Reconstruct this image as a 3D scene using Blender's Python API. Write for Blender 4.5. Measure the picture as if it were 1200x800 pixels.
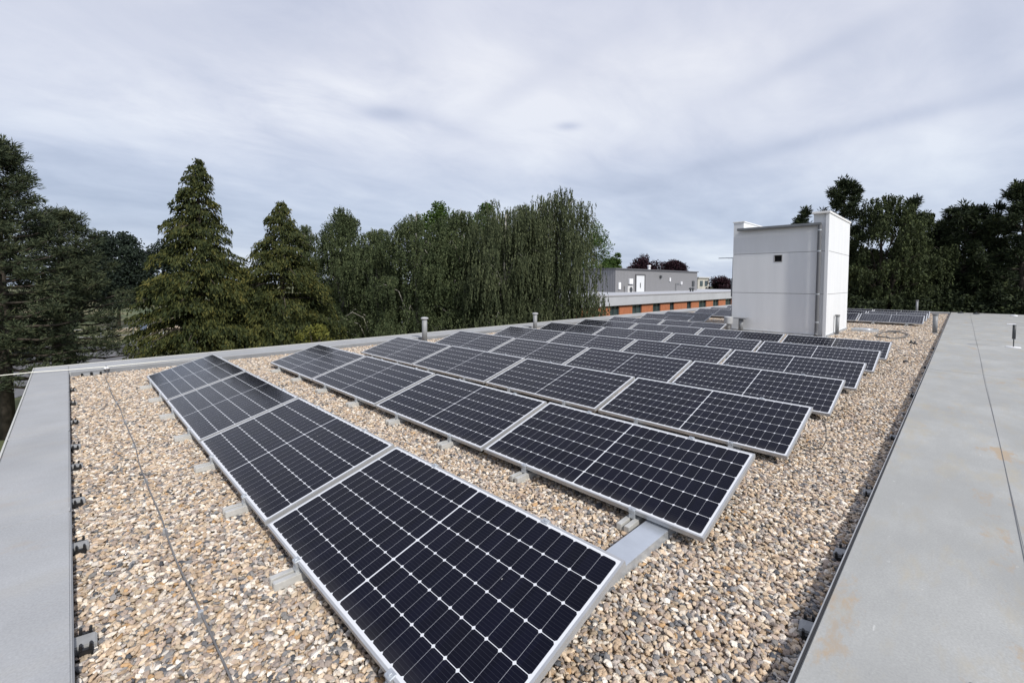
import bpy, bmesh, math, random
import numpy as np
from mathutils import Matrix, Vector

for o in list(bpy.data.objects): bpy.data.objects.remove(o)
S = bpy.context.scene
COL = S.collection
R = math.radians
random.seed(7)

# ------------------------------------------------------------------ camera
F, PY, PITCH, ROLL, YAW, H = 524.54, 352.4, .0423, .0038, .7817, 1.772
fw = Vector((math.sin(YAW)*math.cos(PITCH), math.cos(YAW)*math.cos(PITCH), -math.sin(PITCH)))
rt0 = Vector((math.cos(YAW), -math.sin(YAW), 0)); up0 = rt0.cross(fw)
rt = rt0*math.cos(ROLL)+up0*math.sin(ROLL); up = -rt0*math.sin(ROLL)+up0*math.cos(ROLL)
cam = bpy.data.cameras.new('camera'); co = bpy.data.objects.new('camera', cam); COL.objects.link(co)
co.matrix_world = Matrix(((rt.x, up.x, -fw.x, 0), (rt.y, up.y, -fw.y, 0), (rt.z, up.z, -fw.z, H), (0, 0, 0, 1)))
cam.sensor_width = 36; cam.sensor_fit = 'HORIZONTAL'; cam.lens = F/1200*36
cam.shift_y = -(400-PY)/1200; cam.clip_start = .05; cam.clip_end = 2000
S.camera = co

# ------------------------------------------------------------------ light
SUN_EL, SUN_AZ = R(41), math.atan2(-.985, -.17)          # azimuth of the sun as a math angle in the XY plane
sd = Vector((math.cos(SUN_AZ)*math.cos(SUN_EL), math.sin(SUN_AZ)*math.cos(SUN_EL), math.sin(SUN_EL)))
sl = bpy.data.lights.new('sun', 'SUN'); sl.energy = 3.0; sl.angle = R(2.0); sl.color = (1, .955, .89)
so = bpy.data.objects.new('sun', sl); COL.objects.link(so)
so.rotation_euler = sd.to_track_quat('Z', 'Y').to_euler()
W_ = bpy.data.worlds.new("World"); S.world = W_; W_.use_nodes = True
nt = W_.node_tree; nt.nodes.clear()
def N(t, typ, **kw):
    n = t.nodes.new(typ)
    for k, v in kw.items(): setattr(n, k, v)
    return n
def mth(t, op, a, b=None, c=None, clamp=False):
    n = t.nodes.new('ShaderNodeMath'); n.operation = op; n.use_clamp = clamp
    for i, v in enumerate((a, b, c)):
        if v is None: continue
        if isinstance(v, (int, float)): n.inputs[i].default_value = v
        else: t.links.new(v, n.inputs[i])
    return n.outputs[0]
def mixc(t, f, a, b, mode='MIX'):
    n = t.nodes.new('ShaderNodeMix'); n.data_type = 'RGBA'; n.blend_type = mode
    for s, v in (('Factor', f), ('A', a), ('B', b)):
        i = [x for x in n.inputs if x.name == s and (x.type == ('VALUE' if s == 'Factor' else 'RGBA'))][0]
        if isinstance(v, (int, float)): i.default_value = v
        elif isinstance(v, tuple): i.default_value = (*v, 1)
        else: t.links.new(v, i)
    return [x for x in n.outputs if x.type == 'RGBA'][0]
def ramp(t, f, stops, interp='LINEAR'):
    n = t.nodes.new('ShaderNodeValToRGB'); n.color_ramp.interpolation = interp
    e = n.color_ramp.elements
    while len(e) > 1: e.remove(e[-1])
    e[0].position = stops[0][0]; e[0].color = (*stops[0][1], 1)
    for p, c in stops[1:]:
        x = e.new(p); x.color = (*c, 1)
    t.links.new(f, n.inputs[0]); return n.outputs[0]
sky = N(nt, 'ShaderNodeTexSky', sky_type='NISHITA', sun_disc=False, sun_elevation=SUN_EL)
sky.sun_rotation = math.atan2(sd.x, sd.y)
sky.air_density = 1.2; sky.dust_density = 2.5
tc = N(nt, 'ShaderNodeTexCoord'); sep = N(nt, 'ShaderNodeSeparateXYZ'); nt.links.new(tc.outputs['Generated'], sep.inputs[0])
zz = mth(nt, 'ADD', mth(nt, 'MAXIMUM', sep.outputs[2], 0), .17)
cmb = N(nt, 'ShaderNodeCombineXYZ')
nt.links.new(mth(nt, 'DIVIDE', sep.outputs[0], zz), cmb.inputs[0]); nt.links.new(mth(nt, 'DIVIDE', sep.outputs[1], zz), cmb.inputs[1])
def cloud(scale, rot, loc, detail, rough, dist):
    m = N(nt, 'ShaderNodeMapping'); m.inputs['Scale'].default_value = scale; m.inputs['Rotation'].default_value = (0, 0, rot); m.inputs['Location'].default_value = loc
    nt.links.new(cmb.outputs[0], m.inputs[0])
    n = N(nt, 'ShaderNodeTexNoise'); n.inputs['Scale'].default_value = 1; n.inputs['Detail'].default_value = detail
    n.inputs['Roughness'].default_value = rough; n.inputs['Distortion'].default_value = dist
    nt.links.new(m.outputs[0], n.inputs[0]); return n.outputs[0]
c1 = cloud((.42, .75, 1), R(20), (3.3, 1.2, 0), 4, .5, .3)
c2 = cloud((.9, 1.7, 1), R(-38), (7.1, 4.4, 0), 7, .55, .8)
c3 = cloud((2.2, 3.0, 1), R(10), (1.1, 8.4, 0), 8, .62, .5)
cs = mth(nt, 'ADD', mth(nt, 'MULTIPLY', c1, .60), mth(nt, 'ADD', mth(nt, 'MULTIPLY', c2, .20), mth(nt, 'MULTIPLY', c3, .20)))
def sky_dir(px, py): return (fw+rt*((px-600)/F)+up*((PY-py)/F)).normalized()
def patch(px, py, su, sv, rot):       # soft elongated patch of cloud in a fixed direction of the sky
    e = sky_dir(px, py); a = e.cross(Vector((0, 0, 1))).normalized(); b = a.cross(e)
    t1 = a*math.cos(rot)+b*math.sin(rot); t2 = -a*math.sin(rot)+b*math.cos(rot)
    def dot(v):
        n = N(nt, 'ShaderNodeVectorMath', operation='DOT_PRODUCT'); nt.links.new(tc.outputs['Generated'], n.inputs[0]); n.inputs[1].default_value = v; return n.outputs['Value']
    q = mth(nt, 'ADD', mth(nt, 'POWER', mth(nt, 'DIVIDE', dot(t1), su), 2), mth(nt, 'POWER', mth(nt, 'DIVIDE', dot(t2), sv), 2))
    g = mth(nt, 'EXPONENT', mth(nt, 'MULTIPLY', q, -1))
    return mth(nt, 'MULTIPLY', g, mth(nt, 'GREATER_THAN', dot(e), 0))
wob = mth(nt, 'MULTIPLY_ADD', c3, 3.2, -.9, clamp=True)
def addp(v, p, k, w=True):
    q = mth(nt, 'MULTIPLY', p, wob) if w else p
    return mth(nt, 'MULTIPLY_ADD', q, k, v)
cs = addp(cs, patch(360, 128, .30, .07, .12), .12)
cs = addp(cs, patch(250, 150, .5, .05, .0), .03, False)
cs = addp(cs, patch(640, 150, .3, .10, .0), .035, False)
cs = addp(cs, patch(180, 60, .40, .055, -.35), -.045)
cs = addp(cs, patch(350, 10, .22, .07, .0), -.06, False)
cs = addp(cs, patch(1010, 120, .7, .25, 0), .03, False)
cs = addp(cs, patch(458, 133, .07, .018, .03), -.26)
cs = addp(cs, patch(600, 110, .16, .03, .5), -.09)
cs = addp(cs, patch(666, 148, .028, .009, .0), -.18)
cs = addp(cs, patch(1010, 149, .28, .015, .10), -.13)
cs = addp(cs, patch(950, 66, .14, .018, .28), -.09)
ccol = ramp(nt, cs, [(.36, (3.05, 3.35, 4.25)), (.46, (3.75, 4.02, 4.9)), (.54, (4.45, 4.65, 5.4)), (.64, (5.25, 5.4, 5.95))])
hz = ramp(nt, sep.outputs[2], [(0, (.92, .99, 1.02)), (.12, (.93, .99, 1.02)), (.28, (1.0, 1.01, 1.01)), (.42, (1.05, 1.04, 1.02)), (.62, (.96, .96, .98)), (1, (.85, .87, .92))])
ccol = mixc(nt, 1.0, ccol, hz, 'MULTIPLY')
mx = mixc(nt, .92, sky.outputs[0], ccol)
bg = N(nt, 'ShaderNodeBackground'); nt.links.new(mx, bg.inputs[0]); bg.inputs[1].default_value = .118
wo = N(nt, 'ShaderNodeOutputWorld'); nt.links.new(bg.outputs[0], wo.inputs[0])
S.view_settings.view_transform = 'Standard'; S.view_settings.look = 'None'
S.view_settings.exposure = 0.42; S.view_settings.gamma = 1; S.view_settings.use_curve_mapping = False

# ------------------------------------------------------------------ helpers
def at(px, depth):            # ground position seen at photo column px, at a distance along the view axis
    f = Vector((fw.x, fw.y)).normalized(); r = Vector((rt0.x, rt0.y))
    v = f*depth+r*((px-600)/F*depth); return v.x, v.y
def ztop(py, depth): return H+(331-py)/F*depth

MATS = {}
def mat(name, col, rough=.6, metal=0, noise=None, bump=None, spec=None):
    if name in MATS: return MATS[name]
    m = bpy.data.materials.new(name); m.use_nodes = True; t = m.node_tree
    b = t.nodes['Principled BSDF']; b.inputs['Roughness'].default_value = rough; b.inputs['Metallic'].default_value = metal
    b.inputs['Base Color'].default_value = (*col, 1)
    if spec is not None: b.inputs['Specular IOR Level'].default_value = spec
    tcn = N(t, 'ShaderNodeTexCoord')
    if noise:
        sc, amp = noise
        n = N(t, 'ShaderNodeTexNoise'); n.inputs['Scale'].default_value = sc; n.inputs['Detail'].default_value = 6; n.inputs['Roughness'].default_value = .6
        t.links.new(tcn.outputs['Object'], n.inputs[0])
        lo = tuple(c*(1-amp) for c in col); hi = tuple(min(1, c*(1+amp)) for c in col)
        t.links.new(ramp(t, n.outputs[0], [(.3, lo), (.7, hi)]), b.inputs['Base Color'])
    if bump:
        n = N(t, 'ShaderNodeTexNoise'); n.inputs['Scale'].default_value = bump[0]; n.inputs['Detail'].default_value = 4
        t.links.new(tcn.outputs['Object'], n.inputs[0])
        bp = N(t, 'ShaderNodeBump'); bp.inputs['Strength'].default_value = bump[1]; bp.inputs['Distance'].default_value = .01
        t.links.new(n.outputs[0], bp.inputs['Height']); t.links.new(bp.outputs[0], b.inputs['Normal'])
    MATS[name] = m; return m

def obj(name, me, m=None, parent=None, loc=None):
    o = bpy.data.objects.new(name, me); COL.objects.link(o)
    if m is not None and me is not None:
        me.materials.clear(); me.materials.append(m)
    if parent is not None: o.parent = parent
    if loc is not None: o.location = loc
    return o
def tag(o, label=None, cat=None, group=None, kind=None):
    if label: o['label'] = label
    if cat: o['category'] = cat
    if group: o['group'] = group
    if kind: o['kind'] = kind
    return o
def empty(name, loc=(0, 0, 0), rz=0):
    o = bpy.data.objects.new(name, None); COL.objects.link(o); o.location = loc; o.rotation_euler = (0, 0, rz); o.empty_display_size = .2
    return o
class MB:
    def __init__(s): s.bm = bmesh.new()
    def box(s, x0, x1, y0, y1, z0, z1, bevel=0, mtx=None):
        r = bmesh.ops.create_cube(s.bm, size=1)['verts']
        for v in r: v.co = Vector(((v.co.x+.5)*(x1-x0)+x0, (v.co.y+.5)*(y1-y0)+y0, (v.co.z+.5)*(z1-z0)+z0))
        if bevel:
            es = list({e for v in r for e in v.link_edges})
            rr = bmesh.ops.bevel(s.bm, geom=es, offset=bevel, segments=2, affect='EDGES'); r = rr['verts'] if mtx else r
        if mtx:
            for v in r: v.co = mtx @ v.co
        return s
    def tube(s, pts, rad, seg=10, cap=True):
        pts = [Vector(p) for p in pts]; n = len(pts); rad = rad if hasattr(rad, '__len__') else [rad]*n
        rings = []; prev = None
        for i, p in enumerate(pts):
            d = (pts[min(i+1, n-1)]-pts[max(i-1, 0)]).normalized()
            if prev is None:
                a = d.orthogonal().normalized()
            else:
                a = (prev-d*prev.dot(d)).normalized()
            prev = a; b = d.cross(a)
            rings.append([s.bm.verts.new(p+(a*math.cos(t)+b*math.sin(t))*rad[i]) for t in [2*math.pi*k/seg for k in range(seg)]])
        for A, B in zip(rings, rings[1:]):
            for k in range(seg): s.bm.faces.new((A[k], A[(k+1) % seg], B[(k+1) % seg], B[k]))
        if cap:
            s.bm.faces.new(rings[0][::-1]); s.bm.faces.new(rings[-1])
        return s
    def lathe(s, prof, seg=24, c=(0, 0)):
        rings = [[s.bm.verts.new((c[0]+r*math.cos(2*math.pi*k/seg), c[1]+r*math.sin(2*math.pi*k/seg), z)) for k in range(seg)] for r, z in prof]
        for A, B in zip(rings, rings[1:]):
            for k in range(seg): s.bm.faces.new((A[k], A[(k+1) % seg], B[(k+1) % seg], B[k]))
        s.bm.faces.new(rings[0][::-1]); s.bm.faces.new(rings[-1]); return s
    def done(s, smooth=False):
        bmesh.ops.recalc_face_normals(s.bm, faces=s.bm.faces)
        me = bpy.data.meshes.new('m'); s.bm.to_mesh(me); s.bm.free()
        if smooth:
            for p in me.polygons: p.use_smooth = True
        return me
def quads_mesh(V):            # V: (n,4,3)
    n = len(V); me = bpy.data.meshes.new('leaves')
    me.vertices.add(n*4); me.vertices.foreach_set('co', V.reshape(-1).astype(np.float32))
    me.loops.add(n*4); me.loops.foreach_set('vertex_index', np.arange(n*4, dtype=np.int32))
    me.polygons.add(n); me.polygons.foreach_set('loop_start', np.arange(0, n*4, 4, dtype=np.int32))
    me.polygons.foreach_set('loop_total', np.full(n, 4, dtype=np.int32))
    me.update(calc_edges=True); return me

ALU = mat('aluminium_frame', (.45, .46, .47), .42, .5, noise=(8, .08))
GALV = mat('galvanised_metal', (.50, .53, .56), .42, .6, noise=(14, .15))
CONC = mat('pale_concrete', (.50, .49, .46), .9, noise=(30, .22), bump=(60, .5))
BLK = mat('black_plastic', (.012, .012, .013), .45)
PIPE = mat('grey_pipe_plastic', (.20, .21, .22), .5, noise=(6, .15))
WHITE = mat('white_metal', (.75, .76, .78), .4, noise=(6, .06))
DARKM = mat('dark_steel', (.06, .065, .07), .5, .3, noise=(12, .2))

# roof membrane: pale grey with dusty stains and weld seams
def membrane(name, base, stain):
    m = bpy.data.materials.new(name); m.use_nodes = True; t = m.node_tree; b = t.nodes['Principled BSDF']
    tcn = N(t, 'ShaderNodeTexCoord')
    def nz(sc, det=5, vec=None, rough=.6):
        n = N(t, 'ShaderNodeTexNoise'); n.inputs['Scale'].default_value = sc; n.inputs['Detail'].default_value = det; n.inputs['Roughness'].default_value = rough
        t.links.new(vec if vec is not None else tcn.outputs['Object'], n.inputs[0]); return n.outputs[0]
    c = ramp(t, nz(1.3), [(.3, tuple(x*.86 for x in base)), (.7, tuple(x*1.08 for x in base))])
    fine = ramp(t, nz(90, 3), [(.35, (.86, .86, .86)), (.7, (1.05, 1.05, 1.05))])
    c = mixc(t, 1.0, c, fine, 'MULTIPLY')
    mp = N(t, 'ShaderNodeMapping'); mp.inputs['Scale'].default_value = (.9, 2.6, 1); t.links.new(tcn.outputs['Object'], mp.inputs[0])
    s1 = ramp(t, nz(1.7, 8, mp.outputs[0], .7), [(.50, (0, 0, 0)), (.66, (1, 1, 1))])
    c = mixc(t, mth(t, 'MULTIPLY', s1, stain*.75), c, (.37, .34, .27))
    mp2 = N(t, 'ShaderNodeMapping'); mp2.inputs['Scale'].default_value = (1, 2.3, 1); mp2.inputs['Location'].default_value = (5, 2, 0); t.links.new(tcn.outputs['Object'], mp2.inputs[0])
    s2 = ramp(t, nz(1.1, 9, mp2.outputs[0], .72), [(.59, (0, 0, 0)), (.655, (1, 1, 1))])
    c = mixc(t, mth(t, 'MULTIPLY', s2, stain), c, (.38, .30, .21))
    s3 = ramp(t, nz(.55, 8, mp.outputs[0], .7), [(.44, (1, 1, 1)), (.6, (0, 0, 0))])
    c = mixc(t, mth(t, 'MULTIPLY', s3, stain*.5), c, tuple(x*.72 for x in base))
    s4 = ramp(t, nz(14, 6, mp.outputs[0], .75), [(.63, (0, 0, 0)), (.70, (1, 1, 1))])
    c = mixc(t, mth(t, 'MULTIPLY', s4, stain*.35), c, tuple(x*.62 for x in base))
    s5 = ramp(t, nz(9, 4, mp2.outputs[0], .6), [(.69, (0, 0, 0)), (.73, (1, 1, 1))])
    c = mixc(t, mth(t, 'MULTIPLY', s5, stain*.5), c, tuple(min(1, x*1.5) for x in base))
    t.links.new(c, b.inputs['Base Color']); b.inputs['Roughness'].default_value = .62; b.inputs['Specular IOR Level'].default_value = .3
    bp = N(t, 'ShaderNodeBump'); bp.inputs['Strength'].default_value = .35; bp.inputs['Distance'].default_value = .01
    t.links.new(nz(3.5, 6), bp.inputs['Height']); t.links.new(bp.outputs[0], b.inputs['Normal'])
    return m
MEM = membrane('roof_membrane', (.385, .392, .382), .95)
CAPM = membrane('parapet_membrane', (.37, .38, .39), .2)

# pebble palette
PEB = [(0, (.46, .35, .245)), (.13, (.58, .465, .345)), (.27, (.40, .32, .26)), (.38, (.66, .585, .49)), (.50, (.32, .27, .235)),
       (.58, (.50, .41, .30)), (.66, (.40, .355, .32)), (.74, (.17, .17, .175)), (.80, (.70, .645, .57)), (.90, (.46, .30, .16)), (.918, (.24, .23, .22)), (.97, (.08, .085, .095))]
def pebble_mat(name, instanced):
    m = bpy.data.materials.new(name); m.use_nodes = True; t = m.node_tree; b = t.nodes['Principled BSDF']
    tcn = N(t, 'ShaderNodeTexCoord')
    if instanced:
        a = N(t, 'ShaderNodeAttribute'); a.attribute_type = 'INSTANCER'; a.attribute_name = 'tint'
        f = a.outputs['Fac']
        c = ramp(t, f, PEB, 'CONSTANT')
        n = N(t, 'ShaderNodeTexNoise'); n.inputs['Scale'].default_value = 60; n.inputs['Detail'].default_value = 3
        t.links.new(tcn.outputs['Object'], n.inputs[0])
        c = mixc(t, 1.0, c, ramp(t, n.outputs[0], [(.3, (.86, .86, .86)), (.7, (1.08, 1.08, 1.08))]), 'MULTIPLY')
        v = mth(t, 'FRACT', mth(t, 'MULTIPLY', f, 137.0))
        c = mixc(t, 1.0, c, ramp(t, v, [(0, (.75, .75, .75)), (1, (1.2, 1.2, 1.2))]), 'MULTIPLY')
        t.links.new(c, b.inputs['Base Color'])
    else:
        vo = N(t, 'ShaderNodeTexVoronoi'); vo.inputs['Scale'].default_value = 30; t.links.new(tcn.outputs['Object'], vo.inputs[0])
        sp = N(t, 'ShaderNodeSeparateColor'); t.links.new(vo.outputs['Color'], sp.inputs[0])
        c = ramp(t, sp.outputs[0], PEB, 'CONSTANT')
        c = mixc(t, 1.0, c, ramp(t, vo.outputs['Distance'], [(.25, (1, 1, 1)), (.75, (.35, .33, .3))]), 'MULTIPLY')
        t.links.new(c, b.inputs['Base Color'])
        bp = N(t, 'ShaderNodeBump'); bp.inputs['Strength'].default_value = 1; bp.inputs['Distance'].default_value = .02; bp.invert = True
        t.links.new(vo.outputs['Distance'], bp.inputs['Height']); t.links.new(bp.outputs[0], b.inputs['Normal'])
    b.inputs['Roughness'].default_value = .8; b.inputs['Specular IOR Level'].default_value = .25
    return m
PEBI = pebble_mat('pebble', True); PEBG = pebble_mat('gravel_bed', False)

# ------------------------------------------------------------------ ground far below
GZ = -4.5
def ground_mat():
    m = bpy.data.materials.new('grassland'); m.use_nodes = True; t = m.node_tree; b = t.nodes['Principled BSDF']
    tcn = N(t, 'ShaderNodeTexCoord')
    n = N(t, 'ShaderNodeTexNoise'); n.inputs['Scale'].default_value = .12; n.inputs['Detail'].default_value = 9; t.links.new(tcn.outputs['Object'], n.inputs[0])
    c = ramp(t, n.outputs[0], [(.35, (.05, .07, .022)), (.5, (.10, .11, .045)), (.62, (.20, .17, .09)), (.75, (.30, .25, .17))])
    t.links.new(c, b.inputs['Base Color']); b.inputs['Roughness'].default_value = .95; return m
me = MB(); me.box(-400, 700, -500, 700, GZ-.5, GZ)
tag(obj('ground', me.done(), ground_mat()), kind='structure')
ASPH = mat('asphalt', (.12, .12, .125), .9, noise=(.8, .2)); PAVE = mat('pale_paving', (.30, .29, .27), .9, noise=(.5, .15))
def strip(name, pts, z, m):
    bm = bmesh.new(); vs = [bm.verts.new((x, y, z)) for x, y in pts]; bm.faces.new(vs)
    mm = bpy.data.meshes.new('m'); bm.to_mesh(mm); bm.free()
    return tag(obj(name, mm, m), kind='structure')
strip('road', [(-60, 36), (-2.5, 34.5), (6, 52), (40, 60), (40, 66), (2, 58.5), (-3, 62), (-60, 66)], GZ+.02, ASPH)
strip('footpath', [(-30, 71.5), (30, 63.0), (30, 64.2), (-30, 72.8)], GZ+.03, PAVE)
strip('bare_earth', [(4, 73), (12, 70), (16, 73), (11, 78), (5, 77)], GZ+.015, mat('sandy_earth', (.42, .34, .24), .95, noise=(.6, .25)))

# ------------------------------------------------------------------ the building we stand on
bld = tag(empty('flat_roof_building', (17, 0, GZ)), 'flat roofed building in the foreground with grey parapets and raised grey roof', 'building')
def bpart(name, mb, m, label=None, parent=bld):
    o = obj(name, mb.done(), m, parent)
    if parent is bld: o.location = (-17, 0, -GZ)
    if label: o['label'] = label
    return o
RX1 = 36.5; YF0, YF1 = 11.45, 12.36; YE = .46
WALLM = mat('render_wall', (.55, .54, .52), .9, noise=(2, .08))
bpart('wall', MB().box(-.46, RX1-.04, -14, 12.3, GZ, -.06), WALLM)
# parapets: cap with folded metal drip edge
def cap(x0, x1, y0, y1, zt=.1):
    return MB().box(x0, x1, y0, y1, -.058, zt, bevel=.008)
bpart('parapet', cap(-.49, -.03, YE, YF1), CAPM, 'grey capped parapet along the left roof edge')
bpart('parapet', cap(-.027, RX1+.1, YF0, YF1, .098), CAPM, 'long grey parapet along the far roof edge below the trees')
bpart('parapet', cap(35.9, RX1+.05, YE+.03, YF0-.003), CAPM)
bpart('metal_edge', MB().box(-.505, -.4905, YE, YF1+.012, -.02, .108).box(-.4885, RX1+.1, YF1+.0015, YF1+.012, -.02, .108), mat('pale_trim', (.62, .62, .58), .45, .3))
rr = bpart('raised_roof', MB().box(-.6, RX1+.05, -14, YE-.012, -.058, .1, bevel=.006), MEM, 'raised smooth grey roof on the right')
for y in (2.1, 4.55, 7.0, 9.45): bpart('cap_joint', MB().box(-.488, -.031, y-.035, y+.035, .1003, .1026), CAPM)
for x in np.arange(2.3, 36, 3.1): bpart('cap_joint', MB().box(x-.035, x+.035, YF0+.004, YF1-.004, .0983, .1006), CAPM)
tr = MB()
tr.box(-.6, RX1, YE-.0115, YE-.003, -.03, .1015)
bpart('edge_strip', tr, mat('black_joint', (.02, .02, .022), .6))
bpart('edge_rail', MB().box(-.6, RX1, YE-.0025, YE+.003, -.03, .104), mat('dull_zinc', (.42, .43, .44), .45, .5, noise=(5, .2)))
# membrane weld laps: low raised strips
lap = MB()
lap.box(-.5, RX1, -1.36, -.325, .1003, .1022)
for x in (14.2, 22.4, 28.5, 33.2): lap.box(x, x+.9, -9, -1.38, .1004, .1034)
lp = bpart('membrane_lap', lap, MEM)
pts = [(x, -.318+.006*math.sin(x*.7), .1012) for x in np.arange(.5, 36, .5)]
bpart('seam', MB().tube(pts, .0026, seg=6), mat('seam_dark', (.16, .165, .17), .8))
for x in (11.9, 19.1, 27.0):
    bpart('seam', MB().tube([(x+.02*math.sin(y*2.3), y, .101) for y in np.linspace(-9, .42, 20)], .004, seg=5), mat('seam_pale', (.33, .34, .34), .8))
UPM = mat('dark_upstand', (.20, .21, .225), .7, noise=(3, .15))
bpart('upstand', MB().box(.0, 35.89, YF0-.006, YF0-.0005, -.05, .088), UPM)
bpart('upstand', MB().box(-.0295, -.024, YE+.02, YF0-.01, -.05, .088), UPM)

# ------------------------------------------------------------------ gravel
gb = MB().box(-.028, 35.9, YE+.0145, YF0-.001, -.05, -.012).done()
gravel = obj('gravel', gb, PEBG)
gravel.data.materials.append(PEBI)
tag(gravel, 'rounded beige and grey pebbles covering the flat roof', 'gravel', kind='stuff')
gn = bpy.data.node_groups.new('pebbles', 'GeometryNodeTree')
gn.interface.new_socket('Geometry', in_out='INPUT', socket_type='NodeSocketGeometry')
gn.interface.new_socket('Geometry', in_out='OUTPUT', socket_type='NodeSocketGeometry')
def G(typ, **kw):
    n = gn.nodes.new(typ)
    for k, v in kw.items(): setattr(n, k, v)
    return n
L = gn.links.new
gi = G('NodeGroupInput'); go = G('NodeGroupOutput')
join = G('GeometryNodeJoinGeometry'); L(gi.outputs[0], join.inputs[0])
def rv(dt, lo, hi, seed):
    n = G('FunctionNodeRandomValue', data_type=dt); ins = [i for i in n.inputs if i.enabled]
    ins[0].default_value = lo; ins[1].default_value = hi
    n.inputs['Seed'].default_value = seed
    return [o for o in n.outputs if o.enabled][0]
def zone(x0, x1, nx, ny, jit, smin, smax, sub, seed, zlo, zhi):
    g = G('GeometryNodeMeshGrid'); g.inputs['Size X'].default_value = x1-x0; g.inputs['Size Y'].default_value = YF0-YE-.05
    g.inputs['Vertices X'].default_value = nx; g.inputs['Vertices Y'].default_value = ny
    sp = G('GeometryNodeSetPosition'); L(g.outputs[0], sp.inputs['Geometry'])
    L(rv('FLOAT_VECTOR', ((x0+x1)/2-jit, (YE+YF0)/2-jit, zlo), ((x0+x1)/2+jit, (YE+YF0)/2+jit, zhi), seed), sp.inputs['Offset'])
    mp = G('GeometryNodeMeshToPoints'); L(sp.outputs[0], mp.inputs[0])
    ico = G('GeometryNodeMeshIcoSphere'); ico.inputs['Radius'].default_value = 1; ico.inputs['Subdivisions'].default_value = sub
    ico2 = G('GeometryNodeSetPosition'); L(ico.outputs[0], ico2.inputs['Geometry'])
    nz = G('ShaderNodeTexNoise'); nz.inputs['Scale'].default_value = .9+seed*.05; nz.inputs['Detail'].default_value = 0
    sb = G('ShaderNodeVectorMath', operation='SUBTRACT'); L(nz.outputs['Color'], sb.inputs[0]); sb.inputs[1].default_value = (.5, .5, .5)
    sc = G('ShaderNodeVectorMath', operation='SCALE'); L(sb.outputs[0], sc.inputs[0]); sc.inputs['Scale'].default_value = .85
    L(sc.outputs[0], ico2.inputs['Offset'])
    sh = G('GeometryNodeSetShadeSmooth'); L(ico2.outputs[0], sh.inputs[0])
    sm_ = G('GeometryNodeSetMaterial'); sm_.inputs['Material'].default_value = PEBI; L(sh.outputs[0], sm_.inputs[0])
    ip = G('GeometryNodeInstanceOnPoints'); L(mp.outputs[0], ip.inputs['Points']); L(sm_.outputs[0], ip.inputs['Instance'])
    L(rv('FLOAT_VECTOR', (-.45, -.45, 0), (.45, .45, 6.283), seed+1), ip.inputs['Rotation'])
    s1 = rv('FLOAT_VECTOR', (smin*.95, smin*.6, smin*.5), (smax*1.3, smax*.82, smax*.6), seed+2)
    L(s1, ip.inputs['Scale'])
    st = G('GeometryNodeStoreNamedAttribute', data_type='FLOAT', domain='INSTANCE'); st.inputs['Name'].default_value = 'tint'
    L(ip.outputs[0], st.inputs['Geometry']); L(rv('FLOAT', 0.0, 1.0, seed+3), st.inputs['Value'])
    L(st.outputs[0], join.inputs[0])
LY = YF0-YE-.05
def zones(x0, x1, sp, seed, **k):
    zone(x0, x1, int((x1-x0)/sp), int(LY/sp), sp*.55, k['smin'], k['smax'], k['sub'], seed, k['zlo'], k['zhi'])
zones(0.0, 6.5, .0235, 11, smin=.0095, smax=.0175, sub=3, zlo=-.012, zhi=.006)
zones(0.0, 6.5, .031, 31, smin=.0095, smax=.0195, sub=3, zlo=-.002, zhi=.012)
zones(0.0, 6.5, .11, 91, smin=.018, smax=.028, sub=3, zlo=-.006, zhi=.006)
zones(6.5, 13, .029, 51, smin=.013, smax=.021, sub=2, zlo=-.010, zhi=.010)
zones(13, 35.88, .046, 71, smin=.019, smax=.032, sub=1, zlo=-.012, zhi=.008)
L(join.outputs[0], go.inputs[0])
md = gravel.modifiers.new('pebbles', 'NODES'); md.node_group = gn

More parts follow.
